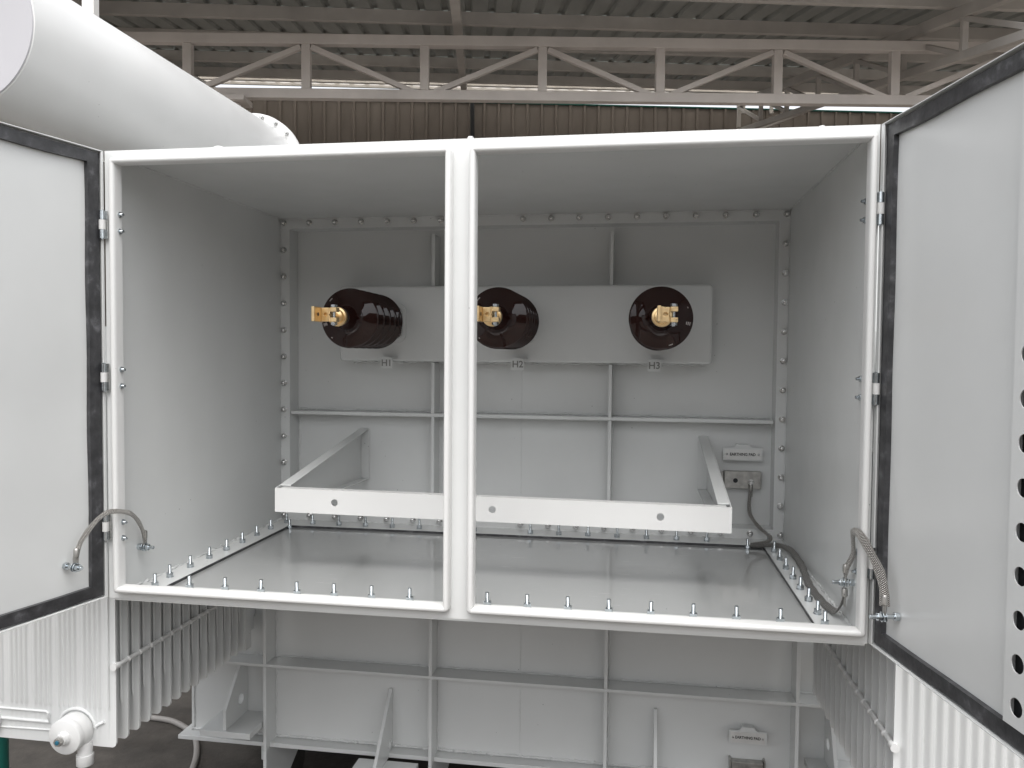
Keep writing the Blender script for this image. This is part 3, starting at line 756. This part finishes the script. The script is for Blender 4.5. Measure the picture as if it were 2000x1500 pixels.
# earthing pad plates ---------------------------------------------
def nameplate(x0, x1, z0, z1, lab):
    q = MB(); xm = (x0 + x1) / 2; w = (x1 - x0) / 2 + .004
    q.prism([(xm - w, z0 - .004), (xm + w, z0 - .004), (xm + w, z1 + .003), (xm + w * .45, z1 + .005), (xm + w * .32, z1 + .017), (xm - w * .32, z1 + .017), (xm - w * .45, z1 + .005), (xm - w, z1 + .003)], 'y', T - .034, T - .031)
    q.box(xm - w * .3, xm + w * .3, T - .0308, T - .001, z1 + .010, z1 + .0165)
    o = q.build('nameplate', M['paint'], root, bevel=.0008); o['label'] = lab
    q = MB(); q.box(x0 + .002, x1 - .002, T - .0355, T - .0342, z0 + .0005, z1 - .001); q.build('plate_face', M['label_plate'], o)
    for xx in (x0 + .010, x1 - .010):
        q = MB(); q.lathe([(0, .0042), (.001, .0040), (.0022, .0022), (.0024, 0)], (xx, T - .0356, (z0 + z1) / 2), (0, -1, 0), 16); q.build('rivet', M['zinc_dark'], o, smooth=50)
    text_mesh('lettering', 'EARTHING PAD', .0142, M['black'], o, frame((xm, T - .0358, (z0 + z1) / 2), (0, -1, 0)), .0002, .0004, width=.090)
    return o
nameplate(1.690, 1.822, .2775, .315, 'grey plate reading EARTHING PAD inside the cable box')
nameplate(1.731, 1.857, -.768, -.726, 'grey plate reading EARTHING PAD on the tank below the box')
q = MB(); q.box(1.693, 1.824, T - .030, T - .0008, .171, .233); q.box(1.681, 1.692, T - .022, T - .0008, .174, .230)
pad1 = q.build('earthing_pad', M['steel'], root, bevel=.002)
q = MB(); q.cyl((1.733, T - .0305, .200), (1.733, T - .0290, .200), .0085, seg=24); q.build('tapped_hole', M['dark'], pad1)
place(wall_me[0], 'pad_bolt', pad1, frame((1.787, T - .036, .196), (0, -1, 0)))
q = MB(); q.box(1.738, 1.852, T - .030, T - .0008, -.905, -.842); q.box(1.731, 1.737, T - .034, T - .0008, -.905, -.832); q.box(1.853, 1.859, T - .034, T - .0008, -.905, -.832)
q.build('earthing_pad', M['steel'], root, bevel=.002)

# doors -----------------------------------------------------------
def door(hinge, ang, mirror, lab):
    """local frame: s along the door from the hinge (x), n inside normal (y), z up"""
    s_dir = Vector((-math.sin(R(ang)), -math.cos(R(ang)), 0)) if not mirror else Vector((math.sin(R(ang)), -math.cos(R(ang)), 0))
    n_dir = Vector((-s_dir.y, s_dir.x, 0)) if not mirror else Vector((s_dir.y, -s_dir.x, 0))   # faces the inside of the box when open
    if n_dir.x * (1 if not mirror else -1) < 0: n_dir = -n_dir
    m4 = Matrix((s_dir, n_dir, Vector((0, 0, 1)))).transposed().to_4x4(); m4.translation = Vector(hinge)
    L = .935; q = MB()
    q.box(.004, L, -.021, -.0185, .003, H - .001, m4)                                # skin
    q.box(.004, .0065, -.0183, .0, .003, H - .001, m4); q.box(L - .0025, L, -.0183, 0, .003, H - .001, m4)
    q.box(.0067, L - .0027, -.0183, 0, .003, .0055, m4); q.box(.0067, L - .0027, -.0183, 0, H - .0035, H - .001, m4)
    lw = .017 if mirror else .011
    q.box(.0067, lw, -.0035, -.0002, .006, H - .004, m4)
    d_ = q.build('door', M['paint_door'], root, bevel=.0008); d_['label'] = lab
    g_ = MB(); gs = [(lw + .001, .047, .010, H - .0085), (L - .042, L - .005, .010, H - .0085), (.0475, L - .0425, .010, .040), (.0475, L - .0425, H - .037, H - .0085)]
    for a0, a1, b0, b1 in gs:
        # lightly uneven strip
        n = 24; long_z = (b1 - b0) > (a1 - a0)
        for i in range(n):
            t0, t1 = i / n, (i + 1) / n
            f0 = .0012 * math.sin(t0 * 19 + a0 * 40) ; f1 = .0012 * math.sin(t1 * 19 + a0 * 40)
            if long_z:
                pts = [(a0 + f0*.3, b0 + (b1 - b0) * t0), (a1 + f0, b0 + (b1 - b0) * t0), (a1 + f1, b0 + (b1 - b0) * t1), (a0 + f1*.3, b0 + (b1 - b0) * t1)]
            else:
                pts = [(a0 + (a1 - a0) * t0, b0 + f0), (a0 + (a1 - a0) * t1, b0 + f1), (a0 + (a1 - a0) * t1, b1 + f1*.3), (a0 + (a1 - a0) * t0, b1 + f0*.3)]
            A = [g_.bm.verts.new(m4 @ Vector((u, -.018, w))) for u, w in pts]; B = [g_.bm.verts.new(m4 @ Vector((u, -.0065, w))) for u, w in pts]
            g_.bm.faces.new(A); g_.bm.faces.new(B)
            for k_ in range(4): g_.bm.faces.new([A[k_], A[(k_+1) % 4], B[(k_+1) % 4], B[k_]])
    bmesh.ops.remove_doubles(g_.bm, verts=g_.bm.verts, dist=.0002)
    g_.build('gasket', M['rubber'], d_)
    return d_, m4
doorL, mL = door((0, 0, 0), 12.1, False, 'left door standing open')
doorR, mR = door((W, 0, 0), 10.8, True, 'right door standing open, with a perforated channel')
# perforated channel on the right door
q = MB(); cells = []; z = -.005 + .0
hz = [.080 + .0726 * i for i in range(9)]
s0, s1 = .473, .56
rects = []
for i, zc in enumerate(hz):
    z0_ = zc - .0361; z1_ = zc + .0361
    rects.append((s0, s1, max(zc - .0363, .045) if i else .045, zc + .0363, .5045, zc, .0158))
rects.append((s0, s1, hz[-1] + .0363, H - .05, None, None, None))
plate_holes(q, rects, -.002, 0)
q.box(s0, s0 + .002, -.018, -.0022, .047, H - .06); q.box(s1 - .002, s1, -.018, -.0022, .047, H - .06)
for v in q.bm.verts: v.co = mR @ v.co
ch = q.build('perforated_channel', M['paint_door'], doorR)
q = MB(); q.box(s0 + .003, s1 - .003, -.0182, -.0165, .05, 1.09, mR); q.build('channel_shade_sheet', M['dark'], doorR)  # dark sheet standing in for the shade inside the channel
# hinges
def hinge(x, y, zc, parent, knuckle_paint):
    q = MB(); h = .0355
    q.cyl((x, y, zc - h), (x, y, zc - h + .0225), .0078, seg=24); q.cyl((x, y, zc + h - .0225), (x, y, zc + h), .0078, seg=24)
    q.cyl((x, y, zc - h - .002), (x, y, zc + h + .002), .0040, seg=16)
    hg = q.build('hinge', M['zinc'], parent, smooth=40)
    q = MB(); q.cyl((x, y, zc - .0125), (x, y, zc + .0125), .0084, seg=24); q.build('knuckle', M[knuckle_paint], hg, smooth=40)
    q = MB(); sx = .0 if x < 1 else 0; q.box(x - .012 if x > 1 else x - .002, x + .002 if x > 1 else x + .012, y + .0035, y + .006, zc - h, zc + h); q.build('leaf', M['zinc_dark'], hg)
for zc in (.9795, .5845, .1925):
    hinge(.0005, -.0125, zc, doorL, 'paint_bright')
for zc in (.983, .583, .1900):
    hinge(1.9005, -.0125, zc, doorR, 'paint_bright')

# earthing straps -------------------------------------------------
def lug_end(pt, direction, parent, nrm, ln=.030):
    """crimped cable lug: flattened tongue with sleeve"""
    d = Vector(direction).normalized(); m_ = frame(pt, d, nrm); q = MB()
    q.lathe([(0, .0068), (.016, .0072), (.020, .0060), (.021, .005)], m_ @ Vector((0, 0, 0)), d, 16)
    q2 = []; q.box(-.0016, .0016, -.0075, .0075, -.024, .002, m_)
    return q.build('cable_lug', M['steel'], parent, smooth=40, bevel=.0006)
def cross_stud(p, d, parent, L0=-.02, L1=.03):
    """earthing stud with nuts and washers"""
    m_ = frame(p, d); q = MB(); q.cyl(m_ @ Vector((0, 0, L0)), m_ @ Vector((0, 0, L1)), .0048, seg=14)
    for a, b_ in ((L0 + .001, L0 + .011), (.006, .014)):
        P = [(.0095 * math.cos(R(60*i + 12)), .0095 * math.sin(R(60*i + 12))) for i in range(6)]; q.prism(P, 'z', a, b_, m_)
    for a in (-.0035, .0035): q.cyl(m_ @ Vector((0, 0, a - .001)), m_ @ Vector((0, 0, a + .001)), .0115, seg=20)
    return q.build('earthing_stud', M['zinc'], parent, bevel=.0006)
# left: box wall to left door
cross_stud((.024, .118, .108), (1, -.05, .0), box_, -.021, .028)
nL = Vector((mL.col[1][:3])); cross_stud(mL @ Vector((.118, .018, .112)), nL, doorL, -.036, .022)
st = ribbon([(.026, .117, .125), (.0275, .110, .146), (.0415, .066, .190), (.052, .02, .221), (.056, -.022, .236), (.052, -.050, .242), (.040, -.064, .240), (.021, -.080, .220), (-.003, -.098, .178), (-.012, -.104, .150), (-.015, -.108, .128)], M['braid'], 'earthing_strap', root, nrm=(.8, -.4, .3), nrm1=(.6, -.5, .3), wide=.0062)
st['label'] = 'braided strap from the box to the left door'
lug_end((.0255, .117, .134), (.05, -.1, 1), st, (1, 0, 0)); lug_end((-.0135, -.107, .136), (.05, .05, 1), st, (.8, -.2, 0))
# right: box wall to right door
cross_stud((1.876, .106, .110), (-1, -.05, .0), box_, -.021, .030)
nR = Vector((mR.col[1][:3])); cross_stud(mR @ Vector((.100, .016, .096)), nR, doorR, -.034, .030)
st = ribbon([(1.875, .104, .128), (1.878, .10, .150), (1.886, .082, .185), (1.877, .05, .220), (1.868, .02, .246), (1.867, -.01, .258), (1.873, -.035, .252), (1.884, -.062, .226), (1.898, -.085, .188), (1.905, -.094, .150), (1.906, -.097, .118)], M['braid'], 'earthing_strap', root, nrm=(-1, -.1, 0), nrm1=(-.35, -.9, .25), wide=.0100)
st['label'] = 'pale braided strap from the box to the right door'
lug_end((1.875, .104, .134), (.02, 0, 1), st, (1, 0, 0)); lug_end((1.9058, -.097, .122), (0, 0, 1), st, (1, .1, 0))
# pad to floor stud, floor stud to right wall stud
st = ribbon([(1.786, T - .040, .178), (1.784, T - .046, .162), (1.779, T - .055, .119), (1.783, 1.035, .082), (1.806, 1.0, .050), (1.828, .965, .034), (1.838, .935, .026), (1.822, .918, .016), (1.79, .910, .010), (1.768, .907, .006)], M['braid'], 'earthing_strap', root, wide=.0062, nrm=(-.2, -.8, .4))
st['label'] = 'braided strap from the earthing pad to the floor studs'
lug_end((1.786, T - .040, .168), (0, 0, 1), st, (0, 1, 0), .02)
st = ribbon([(1.765, .900, .007), (1.795, .885, .010), (1.832, .872, .016), (1.858, .845, .020), (1.877, .79, .020), (1.882, .71, .014), (1.880, .61, .010), (1.868, .50, .008), (1.862, .40, .007), (1.864, .31, .006), (1.868, .24, .007), (1.874, .185, .014), (1.877, .150, .038), (1.877, .125, .066), (1.877, .112, .086)], M['braid_dark'], 'earthing_strap', root, wide=.0105, nrm=(-.5, -.3, .8))
st['label'] = 'dark flat strap lying along the floor to the right wall'
lug_end((1.8765, .112, .074), (0, .05, 1), st, (1, 0, 0))

# radiators -------------------------------------------------------
def fin_mesh(w, z0, z1, grooved):
    """pressed radiator plate in the xz plane (x 0..w), fluted towards -y, flat borders"""
    bm = bmesh.new(); nx = 300
    def flute(u):
        if not grooved:
            if u < .014 or u > w - .014: return 0
            return .0085 * (.5 - .5 * math.cos(2 * math.pi * (u - .014) / .0246)) ** .8
        p = .0765; v = (u - .019) % p; f = v / p * 5
        if u < .019 or u > w - .019: return 0
        k_ = (f % 1); s_ = .5 - .5 * math.cos(2 * math.pi * k_)
        if int(f) == 0: return .0012 * s_
        return .0052 * s_ ** .8
    zs = [z0, z0 + .10, z0 + .108, z0 + .118, (z0 + z1) / 2, z1 - .118, z1 - .108, z1 - .1, z1]
    rows = []
    for z in zs:
        row = []
        for i in range(nx + 1):
            u = w * i / nx; k_ = 0 if (z < z0 + .105 or z > z1 - .105) else (.6 if (z < z0 + .11 or z > z1 - .11) else 1)
            x = u; zz = z; c = .014
            if z in (z0, z1):                                      # rounded corners
                e_ = min(u, w - u)
                if e_ < c: zz = z + (1 if z == z0 else -1) * (c - math.sqrt(max(0, c*c - (c - e_)**2)))
            row.append(bm.verts.new((x, -.003 - flute(u) * k_, zz)))
        rows.append(row)
    back = [[bm.verts.new((v.co.x, -v.co.y, v.co.z)) for v in r_] for r_ in rows]
    for G, fl_ in ((rows, 0), (back, 1)):
        for a, b_ in zip(G, G[1:]):
            for i in range(nx): bm.faces.new([a[i], a[i+1], b_[i+1], b_[i]])
    def strip(A, B):
        for i in range(len(A) - 1): bm.faces.new([A[i], A[i+1], B[i+1], B[i]])
    strip(rows[0], back[0]); strip(rows[-1], back[-1]); strip([r_[0] for r_ in rows], [r_[0] for r_ in back]); strip([r_[-1] for r_ in rows], [r_[-1] for r_ in back])
    bmesh.ops.recalc_face_normals(bm, faces=bm.faces)
    me = bpy.data.meshes.new('fin'); bm.to_mesh(me); bm.free(); me.materials.append(M['paint'])
    for p in me.polygons: p.use_smooth = True
    me.set_sharp_from_angle(angle=R(50)); return me
FW = .52; FZ0, FZ1 = -.453, .72
finmes = (fin_mesh(FW, FZ0, FZ1, True), fin_mesh(FW, FZ0, FZ1, False))
def radiator(x0, y0, pitch, n, inner_x, lab, elbow):
    """x0 left edge of the plates; inner_x the edge nearest the cable box"""
    hx = [inner_x + (-.13 if inner_x < 1 else .13), inner_x + (-.39 if inner_x < 1 else .39)]
    q = MB()
    for h in hx:
        for z in (FZ0 + .052, FZ1 - .052): q.cyl((h, y0 - .02, z), (h, T - .002, z), .032, seg=28)
        for z in (FZ0 + .052, FZ1 - .052): q.box(h - .045, h + .045, T - .075, T - .045, z - .055, z + .055)
    ra = q.build('radiator', M['paint'], root, smooth=40); ra['label'] = lab
    for i in range(n):
        place(finmes[0 if elbow else 1], 'fin', ra, Matrix.Translation((x0, y0 + pitch * i, 0)))
    ye = y0 + pitch * (n - 1)
    xr = inner_x
    for z in (-.222, .42):
        q = MB(); q.cyl((xr, y0 - .012, z), (xr, ye + .01, z), .006, seg=14)
        q.cyl((xr, y0 - .014, z), (xr, y0 + .006, z), .010, seg=16)
        for i in range(n): q.lathe([(-.004, .006), (-.001, .009), (.001, .009), (.004, .006)], (xr, y0 + pitch * i, z), (0, 1, 0), 12)
        q.build('tie_rod', M['paint_bright'], ra, smooth=50)
    return ra, hx
FY = .09
radL, hxL = radiator(-.047 - FW, FY, .0523, 15, -.047, 'left radiator bank with a drain elbow', True)
radR, hxR = radiator(1.955, -.02, .0575, 15, 1.955, 'right radiator bank under the open door', False)
# pressed relief on the front plate, end cap, plug and drain elbow
hx = -.166; hz_ = -.408
q = MB(); N = 26; pts = []
for i in range(N + 1):
    a = R(8 + 164 * i / N); pts.append((hx + .058 * math.cos(a), FY - .0045, hz_ + .058 * math.sin(a)))
q.tube([(-.082, FY - .0045, hz_ + .027), (-.112, FY - .0045, hz_ + .010)] + pts + [(hx - .075, FY - .0045, hz_ + .004)], .0045, 10)
q.tube([(-.255, FY - .0045, -.372), (-.262, FY - .0045, -.366), (-.50, FY - .0045, -.366)], .0035, 8); q.tube([(-.255, FY - .0045, -.372), (-.252, FY - .0045, -.395), (-.50, FY - .0045, -.395)], .0045, 8)
q.tube([(-.235, FY - .004, -.418), (-.56, FY - .004, -.424)], .003, 8)
q.build('pressed_rim', M['paint'], radL, smooth=60)
q = MB(); yv = FY - .005
q.lathe([(0, .050), (.020, .050), (.028, .048), (.035, .043), (.036, .043), (.0365, .0485), (.050, .0485), (.0515, .0470), (.052, 0.0)], (hx, yv, hz_), (0, -1, 0), 44)
q.lathe([(.050, .0195), (.058, .019), (.062, .0150), (.066, .0145), (.067, 0)], (hx - .0, yv, hz_ - .002), (0, -1, 0), 26)
vb = q.build('drain_elbow', M['paint_bright'], radL, smooth=45)
q = MB(); q.lathe([(0, .020), (.035, .020), (.036, .0225), (.064, .0225), (.066, .0205), (.067, 0)], (hx + .028, yv - .006, hz_ - .030), (0, 0, -1), 28)
q.build('outlet_pipe', M['paint_bright'], vb, smooth=45)
q = MB(); P = [(hx + .0125 * math.cos(R(60*i)), hz_ - .002 + .0125 * math.sin(R(60*i))) for i in range(6)]
q.prism(P, 'y', yv - .079, yv - .0675); q.build('plug', M['steel'], vb, bevel=.001)
q = MB(); q.lathe([(0, .0065), (.002, .006), (.003, 0)], (hx, yv - .0792, hz_ - .002), (0, -1, 0), 6); q.build('plug_socket', M['blue'], vb)
# valve block at the tank end of the left lower header
q = MB(); q.box(-.205, -.108, .945, .995, -.505, -.30); q.build('valve_flange', M['paint'], radL, bevel=.004)
place(wall_me[0], 'flange_bolt', radL, frame((-.135, .944, -.478), (.1, -1, 0)) @ Matrix.Scale(1.5, 4))

# conservator -----------------------------------------------------
CX, CZ, CR, CY0, CY1 = -.502, 1.556, .222, .10, 1.78
q = MB(); q.lathe([(0, CR - .004), (.002, CR), (CY1 - CY0 - .004, CR), (CY1 - CY0, CR - .003)], (CX, CY0, CZ), (0, 1, 0), 96)
cons = q.build('conservator', M['paint_bright'], root, smooth=40)
q = MB(); q.lathe([(0, CR * 1.0), (.014, CR * 1.0), (.015, CR * 1.17), (.030, CR * 1.17), (.031, CR * 1.17), (.046, CR * 1.17), (.047, 0)], (CX, CY1 - .014, CZ), (0, 1, 0), 72)
q.build('end_flange', M['paint_bright'], cons, smooth=30)
for i in range(20):
    a = R(18 * i + 4)
    place(wall_me[i % 3], 'flange_bolt', cons, frame((CX + CR * 1.09 * math.cos(a), CY1 - .001, CZ + CR * 1.09 * math.sin(a)), (0, -1, 0)))
q = MB(); q.lathe([(0, 0), (.0001, CR - .004), (.004, CR - .003), (.004, 0)], (CX, CY0 - .0045, CZ), (0, 1, 0), 96); q.build('end_disc', M['disc'], cons, smooth=40)
q = MB()
for y in (1.25, 1.6): q.box(CX - .10, CX + .06, y - .02, y + .02, TZ1 + .001, 1.375)
q.build('conservator_support', M['paint'], cons, bevel=.002)
